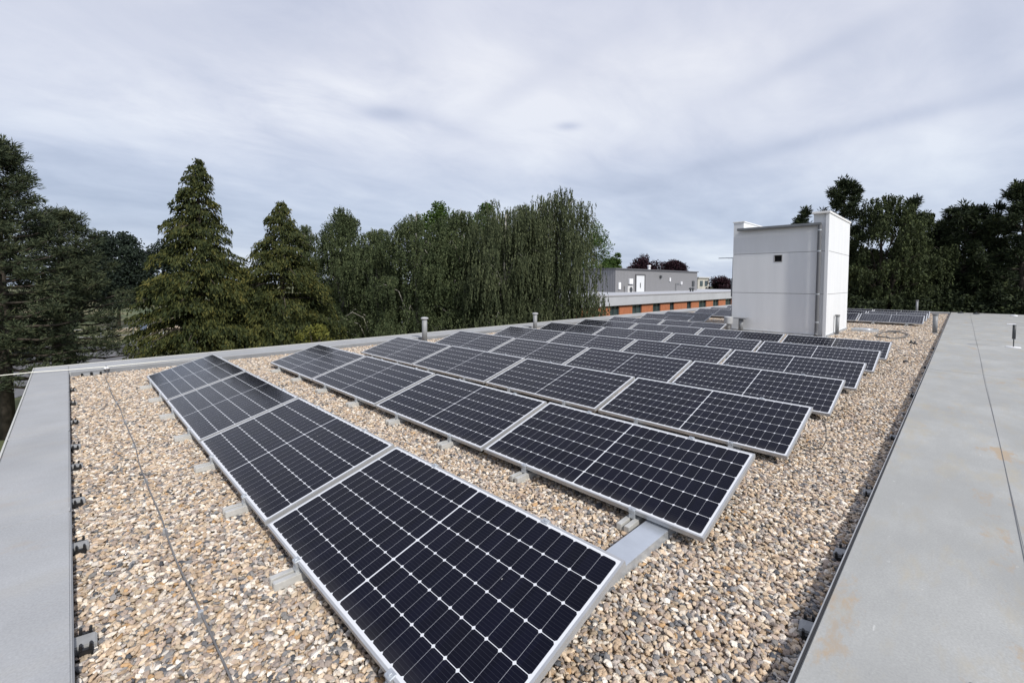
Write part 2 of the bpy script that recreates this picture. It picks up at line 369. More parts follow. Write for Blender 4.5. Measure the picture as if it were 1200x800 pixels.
# ------------------------------------------------------------------ solar panels
PL, PW, PT = 2.15, 1.038, .035
TILT = R(15.76); ZL = .12
LIP = .0125
def cell_mat():
    m = bpy.data.materials.new('solar_cells'); m.use_nodes = True; t = m.node_tree; b = t.nodes['Principled BSDF']
    tcn = N(t, 'ShaderNodeTexCoord'); s = N(t, 'ShaderNodeSeparateXYZ'); t.links.new(tcn.outputs['Object'], s.inputs[0])
    mx_, my_, mid = .027, .028, .0042
    cu = (PW-2*mx_)/6; cv = (PL-2*my_-2*mid)/24
    u = mth(t, 'DIVIDE', mth(t, 'SUBTRACT', s.outputs[0], mx_), cu)
    yy = mth(t, 'SUBTRACT', mth(t, 'ABSOLUTE', mth(t, 'SUBTRACT', s.outputs[1], PL/2)), mid)
    v = mth(t, 'DIVIDE', yy, cv)
    du = mth(t, 'MULTIPLY', mth(t, 'PINGPONG', u, .5), cu)
    dv = mth(t, 'MULTIPLY', mth(t, 'PINGPONG', v, .5), cv)
    lu = mth(t, 'LESS_THAN', du, .0015); lv = mth(t, 'LESS_THAN', dv, .0008)
    dia = mth(t, 'LESS_THAN', mth(t, 'ADD', du, dv), .0112)
    out = mth(t, 'MAXIMUM', mth(t, 'LESS_THAN', yy, 0.0), mth(t, 'GREATER_THAN', v, 12.0))
    out = mth(t, 'MAXIMUM', out, mth(t, 'MAXIMUM', mth(t, 'LESS_THAN', u, 0), mth(t, 'GREATER_THAN', u, 6)))
    white = mth(t, 'MAXIMUM', mth(t, 'MAXIMUM', lu, dia), out)
    bb = mth(t, 'MULTIPLY', mth(t, 'PINGPONG', mth(t, 'ADD', mth(t, 'MULTIPLY', u, 9), .5), .5), cu/9)
    bus = mth(t, 'LESS_THAN', bb, .00055)
    # every cell string a touch different
    wn = N(t, 'ShaderNodeTexWhiteNoise'); cb = N(t, 'ShaderNodeCombineXYZ')
    t.links.new(mth(t, 'FLOOR', u), cb.inputs[0]); t.links.new(mth(t, 'FLOOR', mth(t, 'DIVIDE', s.outputs[1], cv)), cb.inputs[1]); t.links.new(cb.outputs[0], wn.inputs[0])
    c = ramp(t, wn.outputs[0], [(0, (.0010, .0013, .0060)), (1, (.0022, .0026, .0100))])
    c = mixc(t, mth(t, 'MULTIPLY', bus, .8), c, (.028, .030, .040))
    c = mixc(t, lv, c, (.32, .33, .36))
    c = mixc(t, white, c, (.62, .64, .67))
    n = N(t, 'ShaderNodeTexNoise'); n.inputs['Scale'].default_value = 3.5; n.inputs['Detail'].default_value = 8; n.inputs['Roughness'].default_value = .65
    oi = N(t, 'ShaderNodeObjectInfo'); va = N(t, 'ShaderNodeVectorMath', operation='ADD'); t.links.new(tcn.outputs['Object'], va.inputs[0]); t.links.new(oi.outputs['Location'], va.inputs[1])
    t.links.new(va.outputs[0], n.inputs[0])
    dust = ramp(t, n.outputs[0], [(.45, (.001, .001, .001)), (.8, (.006, .006, .006))])
    c = mixc(t, dust, c, (.4, .38, .34))
    low = mth(t, 'MULTIPLY', mth(t, 'SUBTRACT', 1.0, mth(t, 'DIVIDE', s.outputs[0], .11), clamp=True), mth(t, 'MULTIPLY', n.outputs[0], .10))
    c = mixc(t, low, c, (.38, .36, .32))
    n3 = N(t, 'ShaderNodeTexNoise'); n3.inputs['Scale'].default_value = 16; n3.inputs['Detail'].default_value = 2; t.links.new(va.outputs[0], n3.inputs[0])
    c = mixc(t, mth(t, 'MULTIPLY', mth(t, 'GREATER_THAN', n3.outputs[0], .80), .6), c, (.55, .54, .5))
    t.links.new(c, b.inputs['Base Color'])
    b.inputs['Roughness'].default_value = .11; b.inputs['IOR'].default_value = 1.25
    t.links.new(ramp(t, n.outputs[0], [(.4, (.11, .11, .11)), (.8, (.19, .19, .19))]), b.inputs['Roughness'])
    return m
CELL = cell_mat()
def frame_mesh():
    m = MB()
    z0 = -PT
    for x0, x1, y0, y1 in ((0, .012, 0, PL), (PW-.012, PW, 0, PL), (.012, PW-.012, 0, .012), (.012, PW-.012, PL-.012, PL)):
        m.box(x0, x1, y0, y1, z0, -.0012)
    for x0, x1, y0, y1 in ((.0003, LIP, .0003, PL-.0003), (PW-LIP, PW-.0003, .0003, PL-.0003), (LIP, PW-LIP, .0003, LIP), (LIP, PW-LIP, PL-LIP, PL-.0003)):
        m.box(x0, x1, y0, y1, -.0011, 0)
    for x0, x1, y0, y1 in ((.012, .03, .012, PL-.012), (PW-.03, PW-.012, .012, PL-.012)):
        m.box(x0, x1, y0, y1, z0, z0+.002)
    return m.done()
FRAME = frame_mesh()
GLASS = MB().box(.0125, PW-.0125, .0125, PL-.0125, -.006, -.0014).done()
BACK = MB().box(.44, .60, 1.03, 1.12, -.028, -.0063, bevel=.003).done()
CLAMP = MB().box(-.014, .022, 0, .05, -.036, .004, bevel=.003).box(-.006, .010, .017, .033, .004, .010, bevel=.002).done()
ORD = ['nearest', 'second', 'third', 'fourth']
ROWN = {1: 'first', 2: 'second', 3: 'third', 4: 'fourth', 5: 'fifth', 6: 'sixth', 7: 'seventh', 8: 'eighth', 9: 'ninth', 10: 'tenth', 11: 'eleventh', 12: 'twelfth', 13: 'last'}
GRP = 'dark solar panels mounted in tilted rows on the gravel roof'
proto = None
def panel(x, y, label):
    global proto
    if proto is None:
        r = empty('solar_module'); proto = r
        obj('frame', FRAME, ALU, r); obj('glass_face', GLASS, CELL, r); obj('junction_box', BACK, BLK, r)
        for yy in (.49, 1.58):
            obj('clamp', CLAMP, GALV, r, (0, yy, 0))
            c = obj('clamp', CLAMP, GALV, r, (PW, yy+.05, 0)); c.rotation_euler = (0, 0, math.pi)
    else:
        r = proto.copy(); COL.objects.link(r)
        for ch in proto.children:
            c = ch.copy(); COL.objects.link(c); c.parent = r
    j = random.uniform(-.003, .003)
    r.location = (x+random.uniform(-.004, .004), y, ZL+j); r.rotation_euler = (random.uniform(-.0015, .0015), -TILT+random.uniform(-.002, .002), random.uniform(-.0012, .0012))
    tag(r, label, 'solar panel', GRP); return r
X0, PITCHX = .919, 1.9553
rows = []
for i in range(7): rows.append((i+1, X0+PITCHX*i, 0, 4))
rows += [(8, X0+PITCHX*7, 2, 4), (9, 17.25, 3, 4), (10, 19.25, 3, 4), (11, 22.9, 3, 4), (12, 24.5, 3, 4), (13, 27.0, 3, 4)]
for rn, x, a, b in rows:
    for k in range(a, b):
        y = 1.13+2.2*k
        if b-a == 1: lb = 'lone solar panel of the %s row from the camera, left of white tower' % ROWN[rn]
        elif rn == 1: lb = 'dark solar panel in the first row at left, %s from the camera' % ORD[k]
        else: lb = 'dark solar panel in the %s row from the camera, %s from the raised roof' % (ROWN[rn], ORD[k-a])
        panel(x, y, lb)
for q, x in enumerate((24.75, 26.95, 29.1)):
    for k in range(2):
        panel(x, 1.1+2.2*k, 'distant solar panel right of white tower, %s row there, %s one' % (['front', 'middle', 'back'][q], ['right', 'left'][k]))

# mounting rails under the panels, two per panel
pm = None
def mount(x, y, label):
    global pm
    if pm is None:
        r = empty('mounting_rail'); pm = r
        ch = MB()
        for s in (-1, 1):
            y0 = s*.030
            ch.box(-.135, 1.13, y0-.019, y0+.019, .012, .058, bevel=.003)
        obj('rail_profile', ch.done(), mat('pale_aluminium', (.55, .55, .53), .5, .35, noise=(20, .1)), r)
        obj('ballast_block', MB().box(-.085, .22, -.054, .054, -.015, .0115, bevel=.004).box(.80, 1.16, -.054, .054, -.015, .0115, bevel=.004).done(), CONC, r)
        obj('front_bracket', MB().box(-.012, .03, -.022, .022, .058, .088, bevel=.002).tube([(0.01, 0, .086), (.01, 0, .097)], .007, 8).done(), GALV, r)
        obj('rear_bracket', MB().box(.955, .985, -.024, .024, .058, .355, bevel=.002).box(.90, 1.04, -.026, .026, .0585, .064).done(), GALV, r)
    else:
        r = pm.copy(); COL.objects.link(r)
        for ch in pm.children:
            c = ch.copy(); COL.objects.link(c); c.parent = r
    r.location = (x, y, 0); r.rotation_euler = (0, 0, random.uniform(-.02, .02))
    tag(r, label, 'mounting rail', 'pale mounting rails under the solar panels'); return r
NUM = ['first', 'second', 'third', 'fourth', 'fifth', 'sixth', 'seventh', 'eighth']
for rn, x, a, b in rows[:8]:
    for k in range(a*2, b*2):
        y = 1.13+2.2*(k//2)+.515+(k % 2)*1.09
        mount(x, y, 'pale metal rail foot under the %s panel row, %s counting from the raised roof' % (ROWN[rn], NUM[k-a*2]))
for k in range(4):
    mount(24.75, 1.1+2.2*(k//2)+.515+(k % 2)*1.09, 'pale rail foot under distant panels right of tower, %s from raised roof' % NUM[k])
for rn, x, a, b in rows[8:10]:
    for k in range(a*2, b*2):
        y = 1.13+2.2*(k//2)+.515+(k % 2)*1.09
        mount(x, y, 'pale rail foot under the lone panel of the %s row, %s from the tower' % (ROWN[rn], NUM[k-a*2]))

# silver cable tray crossing between the first two rows
t = tag(empty('cable_tray', (2.45, 1.46, 0)), 'wide flat silver cable tray crossing the gravel between the first two panel rows', 'cable tray')
obj('tray_cover', MB().box(-1.1, 1.5, -.085, .085, .066, .072, bevel=.002).done(), mat('tray_steel', (.56, .60, .65), .35, .65, noise=(5, .08)), t)
obj('side_wall', MB().box(-1.1, 1.5, -.0845, -.0815, 0, .0658).box(-1.1, 1.5, .0815, .0845, 0, .0658).done(), GALV, t)

def wire(name, pts, rad, m, label, cat, group=None):
    o = obj(name, MB().tube(pts, rad, 8).done(True), m); return tag(o, label, cat, group)
wire('solar_cable', [(5.86, 1.05, .30), (5.80, 1.0, .20), (5.72, .98, .08), (5.62, 1.0, .025), (5.5, 1.06, .03), (5.45, 1.16, .06), (5.6, 1.25, .1)], .0045, BLK, 'thin black cable loop hanging from the third row end onto the gravel', 'cable')

# ------------------------------------------------------------------ lightning conductor wire on the gravel
WIREM = mat('grey_wire', (.22, .215, .21), .5, .5, noise=(8, .2))
pts = []
for k in range(80):
    y = .55+k*(10.7-.55)/79
    sag = .045-.02*abs(math.sin(math.pi*y/1.0))
    pts.append((.445+.012*math.sin(y*1.1)+.006*math.sin(y*3.3), y, sag+.012))
pts += [(.47, 10.95, .07), (.478, 11.2, .11), (.48, 11.42, .125), (.48, 11.6, .135)]
wire('conductor_wire', pts, .0048, WIREM, 'thin grey lightning conductor wire running over the gravel beside the left parapet', 'wire')
hp = None
for k, y in enumerate((1.7, 2.75, 3.85, 4.95, 6.1, 7.2, 8.4, 9.6)):
    if hp is None:
        hp = empty('wire_holder'); r = hp
        obj('holder_base', MB().lathe([(.035, -.01), (.034, .006), (.022, .016), (.012, .020)], 14).done(), mat('holder_grey', (.16, .155, .15), .7), r)
        obj('holder_clip', MB().box(-.012, .012, -.010, .010, .020, .052, bevel=.002).done(), GALV, r)
    else:
        r = hp.copy(); COL.objects.link(r)
        for ch in hp.children:
            c = ch.copy(); COL.objects.link(c); c.parent = r
    r.location = (.445+.012*math.sin(y*1.1), y, 0)
    tag(r, 'small round holder under the conductor wire, %s from the camera' % (['nearest']+NUM[1:])[k], 'wire holder', 'holders of the conductor wire')
t = tag(empty('conductor_joint', (.48, 11.4, .10)), 'round white clamp joining the conductor wires at the far left parapet', 'wire clamp')
obj('clamp_disc', MB().lathe([(.005, -.012), (.042, -.010), (.045, .01), (.03, .028), (.01, .034)], 16).done(True), mat('bright_clamp', (.72, .73, .74), .35, .3), t)
obj('clamp_bolt', MB().tube([(0, 0, .032), (0, 0, .05)], .010, 8).done(), GALV, t)
o = wire('conductor_rod', [(-3.2, 11.55, .125), (-1.4, 11.56, .135), (-.49, 11.57, .14), (0, 11.56, .122), (.5, 11.52, .118), (1.3, 11.50, .122), (2.1, 11.49, .118)], .008, mat('pale_rod', (.62, .62, .56), .45, .3), 'pale metal rod along the far parapet, sticking out past the left roof corner', 'conductor rod')
# vertical grey strap on parapet into the gravel
obj_ = obj('conductor_strap', MB().box(.44, .456, 10.55, 10.9, .0, .006).box(.50, .516, 10.5, 10.95, .0, .006).done(), GALV)
tag(obj_, 'pair of thin pale straps lying in gravel below the far left wire clamp', 'strap')

# wire clip blocks along both parapets
cp = None
def clip(x, y, side, label, gap=.075):
    global cp
    if cp is None:
        r = empty('clip_block'); cp = r
        obj('block', MB().box(-.005, .098, -.044, .044, .0, .046, bevel=.006).done(), mat('grey_block', (.27, .275, .275), .6, noise=(20, .12)), r)
        for s in (-1, 1):
            m = MB()
            y0 = s*.062
            m.box(.03, .085, y0-.013, y0+.013, -.006, .040, bevel=.005)
            m.box(.032, .044, y0-.013, y0+.013, .036, .066, bevel=.003).box(.068, .080, y0-.013, y0+.013, .036, .066, bevel=.003)
            obj('clip', m.done(), BLK, r)
    else:
        r = cp.copy(); COL.objects.link(r)
        for ch in cp.children:
            c = ch.copy(); COL.objects.link(c); c.parent = r
    r.location = (x, y, .004); r.rotation_euler = (random.uniform(-.1, .1), random.uniform(-.05, .12), side+random.uniform(-.15, .15))
    tag(r, label, 'clip block', 'black clip blocks standing along the parapets')
for k, y in enumerate((2.93, 4.02, 4.86, 5.8, 6.51, 7.65, 8.83, 9.91)):
    clip(-.045, y, 0, 'grey block with black clips at the left parapet, %s from the camera' % (['nearest']+NUM[1:])[k])
for k, x in enumerate((.20, .33)):
    clip(x, 11.40, -math.pi/2, 'small black clip block at far parapet, %s the white wire clamp' % ['farther from', 'closer to'][k])
for k, x in enumerate((2.62, 3.5, 4.7, 6.6, 9.3, 12.6, 16.4)):
    clip(x, YE-.025, math.pi/2, 'grey block with black clips shaded by raised roof edge, %s from camera' % (['nearest']+NUM[1:])[k])

# ------------------------------------------------------------------ vent pipes
def pipe(x, y, z0, z1, r, style, label, m=PIPE):
    t = tag(empty('vent_pipe', (x, y, z0)), label, 'vent pipe')
    h = z1-z0
    obj('pipe', MB().lathe([(r, -.02), (r, h-.02)], 20).done(True), m, t)
    if style == 'cone': c = MB().lathe([(r*1.02, h-.075), (r*1.5, h-.055), (r*1.55, h-.035), (r*1.1, h-.01), (r*.3, h)], 20)
    elif style == 'drum': c = MB().lathe([(r*1.0, h-.26), (r*1.9, h-.25), (r*1.95, h-.02), (r*1.7, h)], 24)
    elif style == 'flat': c = MB().box(-r*2.0, r*2.0, -r*2.6, r*2.6, h-.035, h, bevel=.004)
    else: c = MB().lathe([(r*1.0, h-.08), (r*1.3, h-.03), (r*1.4, h)], 20)
    obj('cap', c.done(), mat('weathered_cap', (.36, .37, .38), .5, noise=(8, .15)) if style in ('cone', 'drum') else m, t)
    obj('collar', MB().lathe([(r*1.5, -.015), (r*1.4, .01), (r*1.1, .03)], 20).done(), GALV, t)
LP = mat('light_pipe', (.24, .25, .26), .5, noise=(6, .12))
pipe(7.44, 11.15, -.01, .73, .075, 'cone', 'grey vent pipe with a pale cap near the far parapet, left one', LP)
pipe(12.28, 11.15, -.01, .64, .075, 'cone', 'grey vent pipe with a pale cap before the weeping tree, right one', LP)
pipe(17.0, 5.97, -.01, .54, .075, 'drum', 'short vent pipe with a fat pale drum cap left of the white tower', LP)
pipe(17.25, 5.62, -.01, .51, .08, 'flat', 'short dark pipe with a flat cap touching the white tower')
pipe(18.7, 3.0, -.01, .69, .055, 'flare', 'slim dark grey vent pipe in front of the right side of the white tower')
pipe(21.8, .66, -.01, .70, .068, 'flare', 'dark grey vent pipe beside the raised roof edge')
pipe(33.0, 1.75, -.01, .86, .05, 'flare', 'thin pipe with a flared cap behind the distant solar panels')

# ------------------------------------------------------------------ white rooftop tower
tw = tag(empty('rooftop_tower', (17.5, 3.1, -.01)), 'white rendered rooftop lift tower with drainpipe and small square opening', 'rooftop tower')
def render_mat():
    m = bpy.data.materials.new('white_render'); m.use_nodes = True; t = m.node_tree; b = t.nodes['Principled BSDF']
    tcn = N(t, 'ShaderNodeTexCoord')
    mp = N(t, 'ShaderNodeMapping'); mp.inputs['Scale'].default_value = (2.2, 2.2, .25); t.links.new(tcn.outputs['Object'], mp.inputs[0])
    n = N(t, 'ShaderNodeTexNoise'); n.inputs['Scale'].default_value = 1.6; n.inputs['Detail'].default_value = 8; n.inputs['Roughness'].default_value = .6; t.links.new(mp.outputs[0], n.inputs[0])
    c = ramp(t, n.outputs[0], [(.3, (.64, .66, .68)), (.65, (.685, .705, .725))])
    n2 = N(t, 'ShaderNodeTexNoise'); n2.inputs['Scale'].default_value = 45; n2.inputs['Detail'].default_value = 4; t.links.new(tcn.outputs['Object'], n2.inputs[0])
    c = mixc(t, 1.0, c, ramp(t, n2.outputs[0], [(.3, (.93, .93, .93)), (.7, (1, 1, 1))]), 'MULTIPLY')
    t.links.new(c, b.inputs['Base Color']); b.inputs['Roughness'].default_value = .85
    bp = N(t, 'ShaderNodeBump'); bp.inputs['Strength'].default_value = .25; bp.inputs['Distance'].default_value = .01; t.links.new(n2.outputs[0], bp.inputs['Height']); t.links.new(bp.outputs[0], b.inputs['Normal'])
    return m
REN = render_mat()
def tp(name, mb, m, parent=tw): return obj(name, mb.done(), m, parent)
TD, TWY, JZ = 3.62, 2.93, (1.42, 2.82)
# walls in three lifts with shadow-gap joints between them
wl = MB()
lifts = [(0.0, JZ[0]-.007), (JZ[0]+.007, JZ[1]-.007), (JZ[1]+.007, 3.72)]
for z0, z1 in lifts:
    if z0 > 2: pass
    oy0, oy1, oz0, oz1 = 1.32, 1.58, 2.50, 2.75
    if z0 < oz0 and z1 > oz1:       # lift with the square opening
        wl.box(0, .3, 0, oy0, z0, z1).box(0, .3, oy1, TWY, z0, z1).box(0, .3, oy0, oy1, z0, oz0).box(0, .3, oy0, oy1, oz1, z1)
    else: wl.box(0, .3, 0, TWY, z0, z1)
    wl.box(.3005, TD, 0, .3, z0, z1).box(.3005, TD, TWY-.3, TWY, z0, z1).box(TD-.3, TD, .301, TWY-.301, z0, z1)
tp('wall', wl, REN)
tp('joint', MB().box(.012, TD-.012, .012, TWY-.012, JZ[0]-.0068, JZ[0]+.0068).box(.012, TD-.012, .012, TWY-.012, JZ[1]-.0068, JZ[1]+.0068), mat('joint_dark', (.12, .12, .125), .8))
tp('wing_wall', MB().box(0, TD, 0, .44, 3.7205, 4.03), REN)
tp('wing_wall', MB().box(0, TD, TWY-.34, TWY, 3.7205, 3.97), REN)
tp('corner_pier', MB().box(-.075, -.0005, 0, .09, 0, 4.028), REN)
cpm = mat('white_coping', (.74, .74, .73), .5, noise=(4, .06))
tp('coping', MB().box(-.14, TD+.03, -.03, .47, 4.0305, 4.10, bevel=.008), cpm)
tp('coping', MB().box(-.02, TD+.03, TWY-.37, TWY+.03, 3.9705, 4.01, bevel=.006), cpm)
tp('roof_sheet', MB().box(-.05, TD-.05, .442, TWY-.342, 3.722, 3.76), GALV)
tp('gutter', MB().box(-.17, -.055, .20, TWY-.16, 3.655, 3.745, bevel=.015), mat('gutter_zinc', (.17, .18, .19), .5, .3, noise=(4, .15)))
dp = tp('downpipe', MB().tube([(-.11, .245, 3.66), (-.11, .245, 3.2), (-.11, .245, 2), (-.11, .245, .22), (-.13, .245, .12), (-.22, .245, .06)], .055, 16), mat('downpipe_grey', (.12, .125, .135), .6, .1))
for z in (.5, 1.42, 2.82, 3.5): tp('pipe_bracket', MB().lathe([(.062, z-.02), (.062, z+.02)], 16, (-.11, .245)).box(-.06, -.0005, .235, .255, z-.01, z+.01), GALV, tw)
tp('opening', MB().box(.10, .11, oy0+.001, oy1-.001, oz0+.001, oz1-.001), mat('dark_void', (.008, .008, .008), .9))
tp('opening_frame', MB().box(-.006, .012, oy0-.0005, oy0+.02, oz0, oz1).box(-.006, .012, oy1-.02, oy1+.0005, oz0, oz1).box(-.006, .012, oy0+.021, oy1-.021, oz1-.02, oz1).box(-.006, .012, oy0+.021, oy1-.021, oz0, oz0+.02), mat('frame_grey', (.3, .3, .3), .6))
tp('base_flashing', MB().box(-.03, TD+.02, -.03, -.0005, 0, .09).box(-.03, -.0005, .1315, TWY+.03, 0, .09), GALV)
tp('wall_bracket', MB().tube([(.1, TWY, 2.70), (.1, TWY+.22, 2.70)], .018, 8).box(.07, .13, TWY+.2, TWY+.55, 2.69, 2.72), GALV)
tp('conduit', MB().tube([(.05, TWY+.02, 0), (.05, TWY+.02, 2.7)], .014, 8), PIPE)
tp('tower_box', MB().box(.3, .6, TWY+.001, TWY+.16, 1.25, 1.95, bevel=.01), PIPE)

# ------------------------------------------------------------------ odds and ends on the gravel right of the tower
m = MB()
for a, b, h in ((.36, .40, .10),):
    m.lathe([(b, -.01), (b, h), (a, h), (a, .0), (.02, .0)], 30)
t = tag(empty('metal_ring', (20.8, 2.5, 0)), 'round galvanised metal ring lying on gravel right of the white tower', 'metal ring')
obj('ring', m.done(), mat('bright_galvanised', (.58, .6, .62), .4, .6), t)
obj('inner_bowl', MB().lathe([(.05, 0), (.22, .03), (.24, .09), (.12, .12), (.02, .12)], 24).done(True), GALV, t)
pts = []
for k in range(60):
    a = k/59*4*math.pi
    pts.append((19.6+1.15*math.cos(a)*(1+.06*math.sin(3*a)), 1.62+.42*math.sin(a)*(1+.1*math.cos(2*a)), .03+.01*(k % 5)))
pts += [(21.3, 1.9, .03), (22.0, 1.5, .02)]
wire('cable_coil', pts, .018, mat('cable_grey', (.14, .135, .13), .6), 'loose coil of dark cable lying on gravel right of the tower', 'cable')
t = tag(empty('rod_holder', (17.55, .98, 0), .4), 'small black double ended holder on gravel near the raised roof', 'rod holder')
obj('bar', MB().tube([(-.13, 0, .04), (.13, 0, .04)], .012, 8).done(), BLK, t)
for s in (-1, 1): obj('foot', MB().lathe([(.05, 0), (.045, .03), (.02, .08), (.015, .1)], 14, (s*.13, 0)).done(), BLK, t)
t = tag(empty('rod_holder', (13.3, .86, 0), -.3), 'small black stub holder half buried in gravel beside the seventh panel row', 'rod holder')
obj('foot', MB().lathe([(.05, 0), (.045, .03), (.02, .05)], 14).done(), BLK, t)
obj('bar', MB().tube([(-.09, 0, .03), (.09, 0, .035)], .01, 8).done(), BLK, t)

# gadget on the raised roof
t = tag(empty('air_terminal', (17.6, -.98, .104)), 'short dark rod on a white base plate standing on the raised grey roof', 'air terminal')
obj('base_plate', MB().lathe([(.14, 0), (.135, .015), (.03, .02)], 20).done(), WHITE, t)
obj('rod', MB().tube([(0, 0, .015), (0, 0, .30)], .012, 8).done(), DARKM, t)
obj('sleeve', MB().lathe([(.034, .22), (.034, .60)], 14).done(True), mat('sleeve_dark', (.05, .055, .06), .5), t)
obj('top_plate', MB().box(-.16, .02, -.02, .14, .60, .62, bevel=.004).done(), WHITE, t)
for k, (x, y) in enumerate(((35.6, .05), (35.2, -.55), (34.7, -1.9))):
    t = tag(empty('wire_disc', (x, y, .104)), 'small pale disc on the far edge of the raised roof, %s from the gravel' % ['nearest', 'second', 'third'][k], 'roof fitting', 'pale discs at the far edge of the raised roof')
    obj('disc', MB().lathe([(.13, 0), (.12, .05), (.04, .07)], 16).done(), WHITE if k == 2 else DARKM, t)
    obj('knob', MB().lathe([(.03, .07), (.03, .12)], 10).done(), DARKM, t)
o = obj('pebble_debris', MB().lathe([(.008, 0), (.012, .006), (.006, .011)], 8).done(), BLK, None, (2.62, -.08, .1036)); tag(o, 'tiny dark pebble lying on the raised grey roof near the camera', 'pebble')

# ------------------------------------------------------------------ neighbouring building with orange band
nb = tag(empty('school_building', (45, 21, GZ)), 'long low building with white fascia, orange wall band and dark windows', 'building')
def np_(name, mb, m, parent=nb, off=(45, 21, GZ)):
    o = obj(name, mb.done(), m, parent)
    if parent in (nb, gbld if 'gbld' in globals() else None): o.location = (-off[0], -off[1], -off[2])
    return o
NX0, NX1, NY = 28.0, 80.0, 21.0
np_('roof_fascia', MB().box(NX0, NX1, NY-.25, NY+22, -.22, .62), mat('white_fascia', (.40, .415, .445), .7, noise=(.8, .06)))
np_('fascia_trim', MB().box(NX0-.02, NX1, NY-.29, NY-.2505, .56, .67), mat('fascia_grey', (.3, .3, .32), .6))
wins = [(32.55, 34.02), (36.16, 37.84), (39.96, 41.51), (43.52, 44.48), (47.53, 48.61), (50.65, 52.68), (54.7, 56.43), (58.66, 60.73), (63, 65)]
ob = MB(); xs = NX0
for a, b in wins:
    ob.box(xs, a, NY, NY+.3, -1.6, -.221); xs = b
ob.box(xs, NX1, NY, NY+.3, -1.6, -.221)
np_('orange_wall', ob, mat('orange_cladding', (.36, .13, .06), .8, noise=(3, .18)))
np_('wall', MB().box(NX0, NX1, NY+.05, NY+21, GZ, -1.602), mat('pale_wall', (.6, .6, .6), .8))
GLW = mat('window_glass', (.03, .05, .055), .12, noise=(1.2, .4))
for a, b in wins:
    w = np_('window', MB().box(a+.03, b-.03, NY+.16, NY+.2, -1.58, -.23), GLW)
    obj('frame', MB().box(a, a+.06, NY+.08, NY+.16, -1.6, -.222).box(b-.06, b, NY+.08, NY+.16, -1.6, -.222).box(a+.061, b-.061, NY+.08, NY+.16, -.29, -.2225).box((a+b)/2-.03, (a+b)/2+.03, NY+.10, NY+.158, -1.6, -.291).done(), mat('window_frame_dark', (.07, .08, .085), .5), w)
# grey metal clad hall above it
gbld = tag(empty('metal_hall', (55, 30, GZ)), 'grey metal clad hall with a white door above the white fascia', 'building')
def gp(name, mb, m, parent=None):
    o = obj(name, mb.done(), m, parent or gbld)
    if parent is None: o.location = (-55, -30, -GZ)
    return o
def clad():
    m = bpy.data.materials.new('ribbed_cladding'); m.use_nodes = True; t = m.node_tree; b = t.nodes['Principled BSDF']
    tcn = N(t, 'ShaderNodeTexCoord'); s = N(t, 'ShaderNodeSeparateXYZ'); t.links.new(tcn.outputs['Object'], s.inputs[0])
    f = mth(t, 'PINGPONG', mth(t, 'MULTIPLY', mth(t, 'ADD', s.outputs[0], s.outputs[1]), 3.2), .5)
    c = ramp(t, f, [(.05, (.155, .155, .165)), (.12, (.235, .235, .245))])
    t.links.new(c, b.inputs['Base Color']); b.inputs['Roughness'].default_value = .55; b.inputs['Metallic'].default_value = .2
    bp = N(t, 'ShaderNodeBump'); bp.inputs['Distance'].default_value = .03; t.links.new(f, bp.inputs['Height']); t.links.new(bp.outputs[0], b.inputs['Normal'])
    return m
gp('wall', MB().box(44.4, 66.7, 28, 42, GZ, 3.26), clad())
gp('roof_edge', MB().box(44.25, 66.85, 27.85, 42.1, 3.2605, 3.40), mat('roof_edge_dark', (.10, .10, .11), .5))
d = gp('door', MB().box(48.95, 50.9, 27.93, 27.999, .3, 2.6), mat('door_white', (.6, .62, .64), .5))
obj('door_frame', MB().box(48.8, 48.948, 27.9, 27.998, .3, 2.75).box(50.902, 51.1, 27.9, 27.998, .3, 2.75).box(48.949, 50.901, 27.9, 27.998, 2.602, 2.75).done(), mat('door_frame_dark', (.08, .08, .085), .6), d)
obj('handle', MB().box(49.85, 49.95, 27.88, 27.929, 1.1, 1.7).done(), DARKM, d)
ac = gp('wall_unit', MB().box(46.3, 47.5, 27.5, 27.95, .45, 1.35, bevel=.03), mat('unit_white', (.5, .5, .5), .5))
obj('fan_grille', MB().tube([(47.0, 27.49, .9), (47.0, 27.47, .9)], .33, 20).done(), DARKM, ac)
gp('wall_box', MB().box(47.2, 48.0, 27.8, 27.998, 1.55, 2.2, bevel=.02), WHITE)
gp('wall_box', MB().box(44.95, 45.4, 27.85, 27.998, .95, 1.75, bevel=.02), WHITE)
gp('wall_box', MB().box(57.6, 57.9, 27.85, 27.998, 1.9, 2.4, bevel=.02), WHITE)
gp('wall_vent', MB().tube([(55.1, 27.998, 2.5), (55.1, 27.8, 2.5)], .2, 12), DARKM)
gp('wall_vent', MB().box(64.9, 65.6, 27.9, 27.998, 1.2, 2.0), DARKM)
gp('wall_lamp', MB().box(61.0, 61.3, 27.8, 27.998, 1.5, 1.9), WHITE)
gp('roof_vent', MB().lathe([(.18, 3.4), (.18, 3.8), (.26, 3.85), (.2, 4.0)], 12, (54, 29)), WHITE)
gp('pipe', MB().tube([(59.6, 27.9, .35), (59.6, 27.9, 1.6), (60.8, 27.9, 1.6)], .05, 8), PIPE)
for k, x in enumerate((56.4, 57.1)):
    t = tag(empty('roof_cowl', (x, 24.5, .62)), 'small dark roof cowl on the long low roof, %s one' % ['left', 'right'][k], 'roof cowl')
    obj('stem', MB().lathe([(.09, 0), (.09, .3)], 10).done(), DARKM, t); obj('hood', MB().lathe([(.2, .28), (.2, .42), (.05, .5)], 12).done(), DARKM, t)
